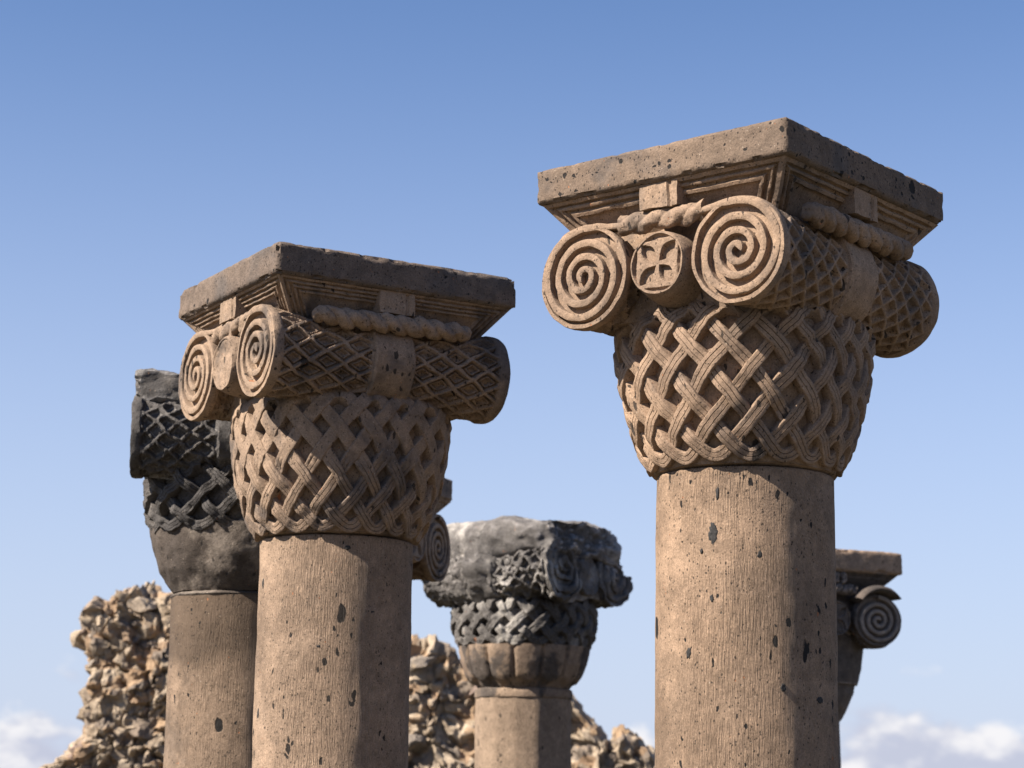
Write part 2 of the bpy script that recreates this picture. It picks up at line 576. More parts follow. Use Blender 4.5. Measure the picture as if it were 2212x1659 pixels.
def strands(bk, mat, parent, N, delta, zb, zt, width, mid, amp, thick, seed, rib_fn=None, n_path=84, rough=0.004, width_fn=None, amp_fn=None):
    prof = np.array(RIB)
    for k in range(N):
        tt = np.linspace(-1, 1, n_path)
        c = 0.90
        vv = 0.5 - np.arcsin(c * np.cos(np.pi * tt)) / (2 * np.arcsin(c))
        s = k + delta * tt
        ph = 2 * math.pi * delta * np.abs(tt)
        osc = np.tanh(3.2 * np.cos(ph)) / np.tanh(3.2) * np.tanh(tt * delta * 5)
        jit = fbm(np.stack([tt * 2.2, np.full_like(tt, k * 3.3), np.full_like(tt, seed)], -1), 1.0, 2)
        jit2 = fbm(np.stack([tt * 2.2, np.full_like(tt, k * 5.1), np.full_like(tt, seed + 7)], -1), 1.0, 2)
        th = bk.warp_fn((s + 0.06 * jit) / N)
        z = zb + (zt - zb) * np.clip(vv + 0.012 * jit2, -0.02, 1.02)
        p, n = bk.frame(th, z)
        tan = np.gradient(p, axis=0)
        tan -= n * (tan * n).sum(-1)[:, None]
        tan /= np.linalg.norm(tan, axis=-1)[:, None]
        side = np.cross(n, tan)
        w = width * (1 + 0.10 * jit2)
        dens_k = np.gradient(th) / np.gradient(s) * N / (2 * math.pi)
        w = w * np.clip(dens_k, 0.5, 1.08) ** 0.8
        if width_fn is not None:
            w = w * width_fn(th, z)
        rib = np.ones(n_path) if rib_fn is None else rib_fn(th, z)
        P = np.zeros((n_path, len(prof), 2))
        P[..., 0] = prof[None, :, 0] * w[:, None]
        fade = 0.45 + 0.55 * sstep(zb, zb + 0.12, z)
        ampf = amp if amp_fn is None else amp * amp_fn(th, z)
        hi = (mid + ampf * osc) * fade
        hi = hi - 0.016 * sstep(0.28, 0.60, fbm(p, 4.5, 3, 0.55, seed + 40)) * fade      # worn and broken spots
        pr = np.broadcast_to(prof[:, 1], (n_path, len(prof))).copy()
        groove = pr == 0.62
        pr = np.where(groove, 1 - 0.5 * rib[:, None], pr)
        P[..., 1] = np.where(pr < 0, -0.012, hi[:, None] - thick * (1 - pr))
        G = sweep(p, side, n, P)
        G = G + n[:, None] * (fbm(G, 28, 3, 0.5, seed + k) * rough)[..., None]
        G = G + vnoise(G, 12, 2, 0.5, seed + 2.5) * rough * 0.8
        mb = MB()
        mb.grid(G, flip=True)
        mb.obj('strand', mat, parent, angle=50)


def bolster(B, cx, cz, R, mat, parent, seed, hi=True, hand=1, rows=11, cols=7.0, depth=0.026, waist=0.09, rough=0.004, warp=None,
            lattice=1.0, style=0, lat_fn=None):
    ny, na = (300, 240) if hi else (90, 90)
    y = np.linspace(-B + 0.058, B - 0.058, ny)
    a = np.linspace(0, 2 * np.pi, na, endpoint=False)
    Yg, Ag = np.meshgrid(y, a, indexing='ij')
    r = R * (1 - waist * (1 - (np.abs(Yg) / B) ** 2.2))
    u = Yg / (2 * B) * cols * 2
    w = Ag / (2 * np.pi) * rows
    jx = fbm(np.stack([Yg * 3, np.cos(Ag), np.sin(Ag)], -1), 2.2, 2, 0.5, seed) * 0.16
    p1, p2 = u + w + jx, u - w + jx * 0.6
    f1 = np.abs(p1 - np.round(p1))
    f2 = np.abs(p2 - np.round(p2))
    e = np.minimum(f1, f2)
    if style == 0:      # nested diamonds
        h = -sstep(0.085, 0.115, e) + 0.55 * sstep(0.18, 0.2, e) - 0.85 * sstep(0.285, 0.315, e)
    else:               # plain lattice
        h = -1.25 * sstep(0.09, 0.17, e)
    edge = sstep(0.060, 0.080, B - np.abs(Yg)) * sstep(0.125, 0.145, np.abs(Yg))
    h = h * edge * lattice
    if lat_fn is not None:
        h = h * lat_fn(Yg, Ag)
    r = r + depth * h
    P = np.stack([cx + hand * r * np.cos(Ag), Yg, cz + r * np.sin(Ag)], -1)
    nr = np.stack([hand * np.cos(Ag), 0 * Ag, np.sin(Ag)], -1)
    P = P + nr * (fbm(P, 14, 4, 0.55, seed) * rough)[..., None]
    mb = MB()
    mb.grid(P, cv=True, flip=(hand > 0))
    for i, fl in ((0, False), (-1, True)):
        mb.fan(P[i], np.array([cx, y[i], cz]), flip=fl)
    bo = mb.obj('bolster', mat, parent, angle=55, warp=warp)
    # smooth band round the middle
    na = 110
    a = np.linspace(0, 2 * np.pi, na, endpoint=False)
    ys = np.array([-0.128, -0.122, -0.112, -0.07, -0.02, 0.03, 0.08, 0.112, 0.122, 0.128])
    rs = np.array([-0.03, 0.016, 0.024, 0.021, 0.020, 0.020, 0.021, 0.024, 0.016, -0.03]) + R * (1 - waist)
    Yg, Ag = np.meshgrid(ys, a, indexing='ij')
    Rg = np.broadcast_to(rs[:, None], Yg.shape)
    P = np.stack([cx + hand * Rg * np.cos(Ag), Yg, cz + Rg * np.sin(Ag)], -1)
    P = P + vnoise(P, 9, 3, 0.5, seed + 1) * rough * 1.2
    mb = MB()
    mb.grid(P, cv=True, flip=(hand > 0))
    mb.obj('band', mat, bo, warp=warp)
    return bo


def volute(yf, facing, cx, cz, R, mat, parent, seed, hand, turns=3.25, lead=0.0, rough=0.003, warp=None, hi=True, sx=1.0, ridge=0.039, smat=None):
    """disc at y = yf facing -y (facing=-1) with a raised spiral; hand=+1: winds clockwise seen from outside going in"""
    n = 96
    a = np.linspace(0, 2 * np.pi, n, endpoint=False)
    rs = np.array([0.0, 0.12, 0.25, 0.4, 0.55, 0.7, 0.82, 0.9, 0.965, 0.99, 1.0, 1.0, 0.97]) * R
    dy = np.array([0.038, 0.038, 0.038, 0.038, 0.038, 0.038, 0.038, 0.038, 0.038, 0.008, 0.014, 0.055, 0.065])
    dy[8] = 0.006
    rs[7], dy[7] = 0.90 * R, 0.038
    rs[8] = 0.915 * R
    Rg, Ag = np.meshgrid(rs[1:], a, indexing='ij')
    Dg = np.broadcast_to(dy[1:, None], Rg.shape)
    P = np.stack([cx + sx * Rg * np.cos(Ag), yf - facing * Dg, cz + Rg * np.sin(Ag)], -1)
    P = P + vnoise(P, 10, 3, 0.5, seed) * rough * 1.5
    mb = MB()
    mb.grid(P, cv=True, flip=(facing < 0))
    mb.fan(P[0], np.array([cx, yf - facing * dy[0], cz]), flip=(facing > 0))
    vo = mb.obj('volute', mat, parent, angle=45, warp=warp)
    # spiral ridge
    m = 260 if hi else 120
    q = np.linspace(0, 1, m)
    r = R * (0.905 - 0.88 * q ** 0.93) + 0.004
    ang = math.pi / 2 - hand * (q * turns * 2 * math.pi)
    path = np.stack([cx + sx * r * np.cos(ang), np.full(m, yf), cz + r * np.sin(ang)], -1)
    if lead > 0:
        L = np.linspace(lead, 0, 16)[:-1]
        pre = np.stack([cx - hand * L, np.full(15, yf), np.full(15, path[0, 2]) - 0.015 * sstep(0.02, lead, L)], -1)
        path = np.vstack([pre, path])
    wj = 1 + 0.12 * fbm(path, 6, 2, 0.5, seed + 3)
    tan = np.gradient(path, axis=0)
    tan /= np.linalg.norm(tan, axis=1)[:, None]
    up = np.tile(np.array([0, facing, 0.0]), (len(path), 1))
    side = np.cross(up, tan)
    w = np.concatenate([np.full(len(path) - m, ridge * 0.5), np.interp(q, [0, 0.6, 0.9, 1], [ridge * 0.5, ridge * 0.46, ridge * 0.42, ridge * 0.5])]) * wj
    if lead > 0:
        w[:15] *= np.linspace(0.7, 1.0, 15)
        path[:15, 1] -= facing * np.linspace(0.012, 0.0, 15)
    prof = np.array([(-1.1, -0.06), (-1.0, -0.012), (-0.88, -0.003), (-0.5, 0.0), (0.5, 0.0), (0.88, -0.003), (1.0, -0.012), (1.1, -0.06)])
    Pp = np.zeros((len(path), len(prof), 2))
    Pp[..., 0] = prof[None, :, 0] * w[:, None]
    Pp[..., 1] = prof[None, :, 1]
    G = sweep(path, side, up, Pp)
    G = G + vnoise(G, 16, 3, 0.5, seed + 5) * rough
    mb = MB()
    mb.grid(G, flip=True)
    mb.add(G[-1], [list(range(len(prof)))[::-1]])
    mb.obj('spiral', smat or mat, vo, angle=45, warp=warp)
    return vo


def rope(p0, p1, R, pitch, mat, parent, seed, sag=0.0, warp=None, taper=True, hand=1, squash=1.0):
    p0, p1 = np.array(p0, float), np.array(p1, float)
    Ln = np.linalg.norm(p1 - p0)
    d = (p1 - p0) / Ln
    up = np.array([0, 0, 1.0])
    side = np.cross(d, up)
    n, m = max(40, int(Ln * 150)), 40
    q = np.linspace(0, 1, n)
    a = np.linspace(0, 2 * np.pi, m, endpoint=False)
    Q, A = np.meshgrid(q, a, indexing='ij')
    lob = np.abs(np.sin(A + hand * math.pi * Q * Ln / pitch))
    r = R * (0.62 + 0.40 * lob ** 0.6)
    if taper:
        r = r * (np.clip(np.minimum(Q, 1 - Q) / 0.07, 0, 1) ** 0.5 * 0.75 + 0.25)
    c = p0 + (p1 - p0) * Q[..., None] - up * (sag * 4 * Q * (1 - Q))[..., None]
    P = c + side * (r * np.cos(A) * squash)[..., None] + up * (r * np.sin(A))[..., None]
    P = P + vnoise(P, 11, 3, 0.55, seed) * 0.011
    mb = MB()
    mb.grid(P, cv=True)
    mb.fan(P[0], P[0].mean(0), flip=True)
    mb.fan(P[-1], P[-1].mean(0))
    return mb.obj('rope', mat, parent, angle=40, warp=warp)


def roundel(yf, facing, cx, cz, R, mat, parent, seed, cross=True, warp=None, flare=0.035, back=0.34):
    nr, na = 44, 176
    r = np.linspace(0, R, nr)[1:]
    a = np.linspace(0, 2 * np.pi, na, endpoint=False)
    Rg, Ag = np.meshgrid(r, a, indexing='ij')
    h = np.zeros_like(Rg)
    if cross:
        x = Rg / R
        off = (Ag - math.pi / 4 + 0.04) % (math.pi / 2)
        dth = np.minimum(off, math.pi / 2 - off)          # angle from the petal's middle
        dist = x * np.sin(dth)
        along = x * np.cos(dth)
        wpet = 0.235 * np.sin(np.pi * np.clip((along - 0.07) / 0.84, 0, 1)) - 0.01
        pet = sstep(0.0, 0.035, wpet - dist)
        off2 = Ag % (math.pi / 2)
        dth2 = np.minimum(off2, math.pi / 2 - off2)
        e2 = x * np.cos(dth2)
        seg = sstep(0.74, 0.78, e2) * (1 - sstep(0.87, 0.90, x))
        h = 0.027 * np.maximum(pet * (1 - sstep(0.88, 0.91, x)), seg * 0.55)
        # petals are hollowed towards their middle
        h = h + 0.0
    else:
        x = Rg / R
        h = 0.012 * (1 - x ** 2) + 0.012 * fbm(np.stack([Rg * np.cos(Ag), Rg * np.sin(Ag), 0 * Rg], -1), 9, 2, 0.5, seed)
    h = h - 0.006 * sstep(0.885, 0.90, Rg / R) + 0.014 * sstep(0.955, 1.0, Rg / R)
    P = np.stack([cx + Rg * np.cos(Ag), yf - facing * h, cz + Rg * np.sin(Ag)], -1)
    q = np.linspace(0, 1, 14)[1:]
    Rb = R * (1.0 + 0.015) + flare * q ** 0.8
    body = np.stack([cx + Rb[:, None] * np.cos(a)[None], np.broadcast_to((yf - facing * (0.012 + back * q))[:, None], (13, na)),
                     cz - 0.02 * q[:, None] + Rb[:, None] * np.sin(a)[None]], -1)
    P = np.concatenate([P, body], 0)
    P = P + vnoise(P, 9, 3, 0.5, seed) * 0.005
    mb = MB()
    mb.grid(P, cv=True, flip=(facing < 0))
    mb.fan(P[0], np.array([cx, yf - facing * h[0, 0], cz]), flip=(facing > 0))
    return mb.obj('roundel', mat, parent, angle=50, warp=warp)


def abacus(A, B, zt, th, mat, parent, seed, chip=0.05, warp=None):
    lo, hi = (-A, -B, zt - th), (A, B, zt)
    V, F = box_grid(-A, A, -B, B, zt - th, zt, 70, 72, 10)
    V = chip_box(V, lo, hi, seed, chip=chip * 1.4, freq=3.6, reach=0.035, thr=0.40)
    mb = MB()
    mb.add(V, F)
    return mb.obj('abacus', mat, parent, angle=35, warp=warp)


def chamfer(A, B, z0, z1, inset, mat, parent, seed, lines, depth=0.012, warp=None):
    """sloping soffit below the slab with sunk mouldings that frame each face"""
    for side in range(4):
        half, dist = (A, B) if side % 2 == 0 else (B, A)
        nu, nw = 150, 64
        w = np.linspace(0, 1, nw)
        u = np.linspace(-1, 1, nu)
        U, Wd = np.meshgrid(u, w, indexing='ij')
        hw = half - inset * Wd
        X = U * hw
        Yd = dist - inset * Wd
        Z = z0 + (z1 - z0) * Wd
        sl = math.hypot(inset, z0 - z1)
        e = np.minimum(Wd * sl, (1 - np.abs(U)) * hw * 0.8)
        e = e + fbm(np.stack([X * 3, Yd, Z + side], -1), 1.5, 3, 0.5, seed) * 0.003
        h = np.zeros_like(e)
        for lo, hi, dp in lines:
            h = h - dp * sstep(lo, lo + 0.004, e) * (1 - sstep(hi, hi + 0.004, e))
        fade = sstep(0, 0.02, (1 - np.abs(U)) * hw)
        h = h * fade
        cn, sn = (z0 - z1) / sl, inset / sl
        Yd = Yd + h * cn
        Z = Z - h * sn
        P = np.stack([X, -Yd, Z], -1)
        P = P + vnoise(P, 8, 3, 0.5, seed) * 0.003 * fade[..., None]
        c, s = math.cos(side * math.pi / 2), math.sin(side * math.pi / 2)
        P = np.stack([P[..., 0] * c - P[..., 1] * s, P[..., 0] * s + P[..., 1] * c, P[..., 2]], -1)
        mb = MB()
        mb.grid(P, flip=True)
        mb.obj('moulding', mat, parent, angle=40, warp=warp)


def small_box(name, lo, hi, mat, parent, seed, n=(8, 6, 8), chip=0.03, warp=None, slope=None):
    V, F = box_grid(lo[0], hi[0], lo[1], hi[1], lo[2], hi[2], *n)
    V = chip_box(V, lo, hi, seed, chip=chip, freq=7)
    if slope is not None:
        V = slope(V)
    mb = MB()
    mb.add(V, F)
    return mb.obj(name, mat, parent, angle=35, warp=warp)


def shaft(r0, r1, z0, z1, mat, parent, seed, facets=0, lean=(0, 0)):
    nt, nz = (200, 70) if not facets else (facets * 6, 40)
    zs = np.concatenate([np.linspace(z0, z1 - 0.02, nz), [z1 - 0.006, z1, z1]])
    rs = np.interp(zs, [z0, z1], [r0, r1])
    rs[-2] -= 0.006
    rs[-1] -= 0.10
    th = np.linspace(0, 2 * np.pi, nt, endpoint=False)
    T, Zg = np.meshgrid(th, zs, indexing='ij')
    Rg = np.broadcast_to(rs, T.shape).copy()
    if facets:
        off = (T * facets / (2 * np.pi)) % 1.0 - 0.5
        k = np.cos(math.pi / facets) / np.cos(off * 2 * math.pi / facets)
        Rg = Rg * (0.35 + 0.65 * k) / 1.0
    P = np.stack([Rg * np.cos(T), Rg * np.sin(T), Zg], -1)
    nrm = np.stack([np.cos(T), np.sin(T), 0 * T], -1)
    P = P + nrm * (fbm(P, 3.0, 4, 0.5, seed) * 0.006 + fbm(P * np.array([1, 1, 0.08]), 24, 2, 0.5, seed) * 0.0015)[..., None]
    P[..., 0] += lean[0] * (z1 - Zg)
    P[..., 1] += lean[1] * (z1 - Zg)
    mb = MB()
    mb.grid(P, cu=True)
    mb.fan(P[:, -1], P[:, -1].mean(0))
    return mb.obj('shaft', mat, parent, angle=50 if not facets else 22)


def column_root(x, y, phi, label, group='ruined columns with carved capitals'):
    o = bpy.data.objects.new('stone_column', None)
    COL.objects.link(o)
    o.location = (x, y, 0)
    o.rotation_euler = (0, 0, -math.radians(phi))
    o['label'] = label
    o['category'] = 'column'
    o['kind'] = 'thing'
    o['group'] = group
    return o


def polyline_fn(xs, ys):
    xs, ys = np.array(xs, float), np.array(ys, float)

    def f(s):
        base = np.floor(s)
        return (np.interp(s - base, xs, ys) + base) * 2 * math.pi
    return f


# ------------------------------------------------------------------ the two near columns
def near_column(x, y, phi, ztop, zj, A, B, vx, vz, mats, seed, label, weave, cross, lines, chamf, side_rope, style, bol):
    root = column_root(x, y, phi, label)
    ms, mc, ma = mats
    shaft(0.432, 0.424, -0.1, zj, ms, root, seed)
    bk = Basket(zj + 0.005, 1.0, weave['warp'], seed)
    core = bk.core(off=-0.010).obj('basket', mc, root)
    strands(bk, mc, core, weave['N'], weave['delta'], weave['zb'], weave['zt'], weave['width'], weave['mid'], weave['amp'], weave['thick'], seed,
            rib_fn=weave.get('rib'), width_fn=weave.get('wfn'), amp_fn=weave.get('afn'))
    cz = ztop + vz
    small_box('core_block', (-0.43, -B + 0.17, zj + 0.70), (0.43, B - 0.17, ztop - 0.3), mc, root, seed)
    for hand in (1, -1):
        bo = bolster(B, hand * vx, cz, 0.247, mc, root, seed + hand, hi=(hand > 0), hand=hand, style=style, **bol)
        for face in (-1, 1):
            volute(face * B, face, hand * vx, cz, 0.255 if hand < 0 else 0.25, mc, root, seed + hand * 2 + face, hand=hand * (-face), turns=3.25 if hand > 0 else 3.4, lead=0.235 if face < 0 else 0.0,
                   hi=(face < 0))
    for face in (-1, 1):
        roundel(face * B, face, 0, cz, 0.153, mc, root, seed + face, cross=cross)
        rope((-0.235, face * (B - 0.05), ztop - 0.338), (0.235, face * (B - 0.05), ztop - 0.338), 0.052, 0.125, mc, root, seed + 4 + face, taper=False, hand=-1, squash=0.75)
    for hand in (1, -1):
        rope((hand * side_rope[0], -0.50, ztop + side_rope[1]), (hand * side_rope[0], 0.47, ztop + side_rope[1]), 0.056, 0.105, mc, root, seed + 8 + hand,
             hand=1 if hand > 0 else -1)
    ab = abacus(A + 0.014, B + 0.014, ztop + 0.008, 0.176, ma, root, seed, chip=0.055)
    chamfer(A - 0.012, B - 0.012, ztop - 0.168, ztop - 0.37, 0.16, chamf, ab, seed, lines)
    # short tabs under the middle of each edge
    for ang in range(4):
        half = B if ang % 2 == 0 else A
        lo, hi = (-0.108, -half + 0.012, ztop - 0.292), (0.105, -half + 0.16, ztop - 0.1695)
        V, F = box_grid(lo[0], hi[0], lo[1], hi[1], lo[2], hi[2], 22, 8, 10)
        g = np.abs(V[:, 0] - 0.062) < 0.008
        V[:, 1] += np.where(g & (V[:, 1] < lo[1] + 0.02), 0.012, 0)
        V = V + vnoise(V, 12, 3, 0.5, seed + ang) * 0.005
        c, s = math.cos(ang * math.pi / 2), math.sin(ang * math.pi / 2)
        V = np.stack([V[:, 0] * c - V[:, 1] * s, V[:, 0] * s + V[:, 1] * c, V[:, 2]], -1)
        mb = MB()
        mb.add(V, F)
        mb.obj('tab', mc, ab, angle=35)
    return root


def inclusion(root, r, ang_deg, z, w, h, seed):
    """dark volcanic clast flush in the shaft"""
    nr, na = 7, 36
    q = np.linspace(0, 1, nr)[1:]
    a = np.linspace(0, 2 * np.pi, na, endpoint=False)
    out = 1 + 0.32 * fbm(np.stack([np.cos(a) * 1.6, np.sin(a) * 1.6, np.full(na, seed * 1.3)], -1), 1.0, 4, 0.65)
    U = np.cos(a)[None] * out[None] * q[:, None] * w
    Wz = np.sin(a)[None] * out[None] * q[:, None] * h
    rr = r + 0.004 * (1 - q[:, None] ** 6) - 0.006 * q[:, None] ** 6
    th = math.radians(ang_deg) + U / r
    P = np.stack([rr * np.cos(th), rr * np.sin(th), z + Wz], -1)
    P = P + vnoise(P, 60, 2, 0.5, seed) * 0.0015
    mb = MB()
    mb.grid(P, cv=True)
    c = math.radians(ang_deg)
    mb.fan(P[0], np.array([(r + 0.004) * math.cos(c), (r + 0.004) * math.sin(c), z]), flip=True)
    mb.obj('inclusion', M['clast'], root)


# theta is the local angle; the camera sees roughly -150..0 degrees, front face at -90
warp_r = polyline_fn([0, 0.08, 0.92, 1], [0, 0.069, 0.9306, 1])
weave_r = dict(N=19, delta=3.5, zb=0.045, zt=0.71, width=0.0315, mid=0.046, amp=0.008, thick=0.020, warp=warp_r)
col_r = near_column(1.125, 9.909, 39.3, 4.592, 3.111, 0.702, 0.730, 0.435, -0.562, (M['shaft_r'], M['cap_r'], M['aba_r']), 3,
            'tan stone column with cross roundel, ribbed basket weave and the highest slab of all', weave_r, True,
            [(0.020, 0.034, 0.018), (0.050, 0.068, 0.018), (0.090, 0.30, 0.016)], M['cap_r'], (0.655, -0.365), 1,
            dict(rows=13, cols=6.0, depth=0.024))


def rib_l(th, z):
    return sstep(0.42, 0.30, z)


def wid_l(th, z):
    return 1.0 + 0.22 * sstep(0.26, 0.44, z)


weave_l = dict(N=20, delta=3.5, zb=0.035, zt=0.72, width=0.0305, mid=0.046, amp=0.009, thick=0.018,
               warp=polyline_fn([0, 1], [0, 1]), rib=rib_l, wfn=wid_l, afn=lambda th, z: 1 - 0.65 * sstep(0.26, 0.44, z))
col_l = near_column(-0.965, 11.591, 59.3, 4.449, 2.971, 0.677, 0.725, 0.415, -0.537, (M['shaft_l'], M['cap_l'], M['aba_l']), 11,
            'pale stone column with a plain roundel and diamond-carved bolster, in front of the blackened column', weave_l, False,
            [(0.014, 0.026, 0.016), (0.038, 0.050, 0.016), (0.062, 0.074, 0.016), (0.086, 0.30, 0.012)], M['cap_l'], (0.640, -0.345), 0,
            dict(rows=12, cols=3.7, depth=0.030))


# (column, pixel-free position on the shaft: angle from the line of sight, height)
for k, (ang, z, w, h) in enumerate([(-20, 2.80, 0.028, 0.062), (-17, 2.985, 0.009, 0.034), (9, 2.70, 0.012, 0.020), (-38, 2.255, 0.017, 0.026),
                                    (52, 2.05, 0.030, 0.020), (23, 2.10, 0.014, 0.022), (-21, 2.50, 0.010, 0.022), (-28, 2.72, 0.008, 0.014)]):
    inclusion(col_r, 0.4255, 302.8 + ang, z, w, h, k + 1)
for k, (ang, z, w, h) in enumerate([(-68, 2.72, 0.012, 0.030), (26, 2.56, 0.032, 0.016), (-68, 2.02, 0.014, 0.034), (8, 2.90, 0.018, 0.012), (-11, 2.37, 0.014, 0.008)]):
    inclusion(col_l, 0.4255, 334.0 + ang, z, w, h, k + 21)

# ------------------------------------------------------------------ the columns behind
def erode(seed, amp, freq=3.0, cut=None, amp2=0.0):
    def f(V):
        V = V + vnoise(V, freq, 4, 0.55, seed) * amp
        if amp2:
            V = V + vnoise(V, freq * 4, 3, 0.5, seed + 1) * amp2
        if cut is not None:
            V = cut(V)
        return V
    return f


def plane_cut(planes, seed, wob=0.03):
    """pushes vertices back behind planes (point, normal) with a rough break"""
    def f(V):
        V = V.copy()
        for p, n in planes:
            n = np.array(n, float)
            n /= np.linalg.norm(n)
            d = (V - np.array(p)) @ n + fbm(V, 5, 4, 0.6, seed) * wob
            V = V - n * np.clip(d, 0, None)[:, None]
        return V
    return f


def bowl(zj, h, mat, parent, seed, petals=0, sc=1.0):
    zs = np.linspace(0, h, 26)
    nt = 240
    th = np.linspace(0, 2 * np.pi, nt, endpoint=False)
    T, Zg = np.meshgrid(th, zs, indexing='ij')
    R = np.interp(Zg / h, [0, 0.06, 0.3, 0.6, 0.9, 1.0], [0.435, 0.455, 0.520, 0.568, 0.592, 0.594]) * sc
    if petals:
        off = np.abs(((T * petals / (2 * np.pi)) % 1.0) - 0.5) * 2          # 0 middle, 1 edge
        pet = 1 - sstep(0.80, 0.97, off)
        low = sstep(0.10 + 0.16 * off ** 2, 0.16 + 0.16 * off ** 2, Zg / h)
        R = R - 0.022 * (1 - pet * low) * (1 - sstep(0.9, 0.97, Zg / h)) + 0.012 * pet * low * (1 - off ** 2)
    P = np.stack([R * np.cos(T), R * np.sin(T), zj + Zg], -1)
    P = P + vnoise(P, 5, 4, 0.55, seed) * (0.007 if petals else 0.014)
    mb = MB()
    mb.grid(P, cu=True)
    mb.fan(P[:, 0], P[:, 0].mean(0), flip=True)
    mb.fan(P[:, -1], P[:, -1].mean(0))
    return mb.obj('bowl', mat, parent, angle=45)


def neck_ring(zj, r, h, mat, parent, seed):
    th = np.linspace(0, 2 * np.pi, 120, endpoint=False)
    zs = zj + np.array([0, 0.01, h / 2, h - 0.01, h])
    rs = r + np.array([-0.012, 0, 0.004, 0, -0.012])
    T, _ = np.meshgrid(th, zs, indexing='ij')
    P = np.stack([rs * np.cos(T), rs * np.sin(T), np.broadcast_to(zs, T.shape)], -1) + 0
    P = P + vnoise(P, 6, 3, 0.5, seed) * 0.006
    mb = MB()
    mb.grid(P, cu=True)
    mb.fan(P[:, 0], P[:, 0].mean(0), flip=True)
    mb.fan(P[:, -1], P[:, -1].mean(0))
    return mb.obj('neck_ring', mat, parent)


def worn_block(A, B, z0, z1, mat, parent, seed, warp, name='abacus', n=(40, 40, 16), rnd=0.0):
    V, F = box_grid(-A, A, -B, B, z0, z1, *n)
    if rnd:
        c = np.array([0, 0, (z0 + z1) / 2])
        h = np.array([A, B, (z1 - z0) / 2])
        q = (V - c) / h
        l = (np.abs(q) ** 5).sum(1) ** (1 / 5)
        V = c + q / l[:, None] * h * (1 - rnd) + (V - c) * rnd
    V = chip_box(V, (-A, -B, z0), (A, B, z1), seed, chip=0.10, reach=0.06, freq=4)
    mb = MB()
    mb.add(V, F)
    return mb.obj(name, mat, parent, angle=38, warp=warp)


# dark column behind the left one
root = column_root(-1.704, 13.2, 87, 'blackened column with a broken top block, half hidden behind the pale column')
zj, zt = 2.80, 4.262
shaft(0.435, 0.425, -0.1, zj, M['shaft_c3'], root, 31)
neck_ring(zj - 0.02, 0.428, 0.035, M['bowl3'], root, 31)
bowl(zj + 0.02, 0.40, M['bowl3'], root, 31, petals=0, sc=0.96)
bk = Basket(zj + 0.03, 1.03, polyline_fn([0, 1], [0, 1]), 31)
core = bk.core(z0=0.30, off=-0.02).obj('basket', M['dark'], root)
strands(bk, M['dark'], core, 16, 2.0, 0.37, 0.72, 0.028, 0.050, 0.014, 0.024, 31, rough=0.010)
w3 = erode(31, 0.016, 4.0)
small_box('core_block', (-0.43, -0.56, zj + 0.68), (0.43, 0.56, zj + 1.2), M['dark'], root, 31, warp=w3)
for hand in (1, -1):
    bolster(0.66, hand * 0.42, zj + 0.945, 0.255, M['dark'], root, 31 + hand, hi=(hand > 0), hand=hand, style=1, rows=13, cols=4.6, depth=0.028, rough=0.012, warp=w3)
    for face in (-1, 1):
        volute(face * 0.66, face, hand * 0.42, zj + 0.945, 0.255, M['dark'], root, 31 + face, hand=hand * (-face), hi=False, warp=w3)
cut3 = plane_cut([((0, -0.66, zt), (0, -1, 0.12)), ((0, -0.3, zt + 0.03), (0, 0.15, 1))], 31, 0.06)
worn_block(0.56, 0.67, zj + 1.12, zt - 0.11, M['dark'], root, 32, lambda V: cut3(erode(33, 0.03, 3.5, amp2=0.012)(V)))

# worn column between the two near ones
root = column_root(0.139, 18.0, -54, 'worn black column with a broken rounded top and fluted tan bowl between two taller columns')
zj, zt = 2.417, 3.865
shaft(0.418, 0.408, -0.1, zj, M['shaft_c4'], root, 41, facets=14)
neck_ring(zj - 0.005, 0.415, 0.085, M['bowl4'], root, 41)
bowl(zj + 0.075, 0.36, M['bowl4'], root, 41, petals=14, sc=0.93)
bk = Basket(zj + 0.06, 1.0, polyline_fn([0, 1], [0, 1]), 41)
core = bk.core(z0=0.36, z1=0.87, off=-0.02).obj('basket', M['dark2'], root)
strands(bk, M['dark2'], core, 19, 2.5, 0.40, 0.80, 0.034, 0.046, 0.010, 0.022, 41, rib_fn=lambda th, z: 0.35 + 0 * z, rough=0.010)
cut4 = plane_cut([((0.42, -0.60, zt - 0.10), (0.9, -0.35, 0.8)), ((0, -0.70, zt - 0.3), (0, -1, 0.25)), ((-0.2, 0.70, zt - 0.1), (-0.2, 0.8, 0.9))], 41, 0.09)
e4 = erode(44, 0.060, 1.9, amp2=0.008)
w4 = lambda V: cut4(e4(V))
small_box('core_block', (-0.46, -0.58, zj + 0.80), (0.46, 0.58, zj + 1.36), M['dark2'], root, 41, n=(20, 20, 16), warp=w4)
for hand in (1, -1):
    bolster(0.665, hand * 0.41, zj + 1.05, 0.268, M['dark2'], root, 41 + hand, hi=True, hand=hand, style=1, rows=11, cols=5.5, depth=0.026, rough=0.022, warp=w4, lattice=0.9, waist=0.03,
            lat_fn=lambda y, a: sstep(0.10, -0.12, y + 0.12 * fbm(np.stack([y, np.cos(a), np.sin(a)], -1), 3.0, 3, 0.5, 4)))
    volute(-0.665, -1, hand * 0.41, zj + 1.05, 0.262, M['dark2'], root, 41 + hand, hand=hand, hi=True, warp=w4, rough=0.012, turns=2.6, ridge=0.05)
roundel(-0.625, -1, 0, zj + 1.02, 0.165, M['dark2'], root, 41, cross=False, warp=w4)
worn_block(0.65, 0.71, zj + 1.14, zt + 0.03, M['dark2'], root, 42, w4, n=(56, 56, 24), rnd=0.12)

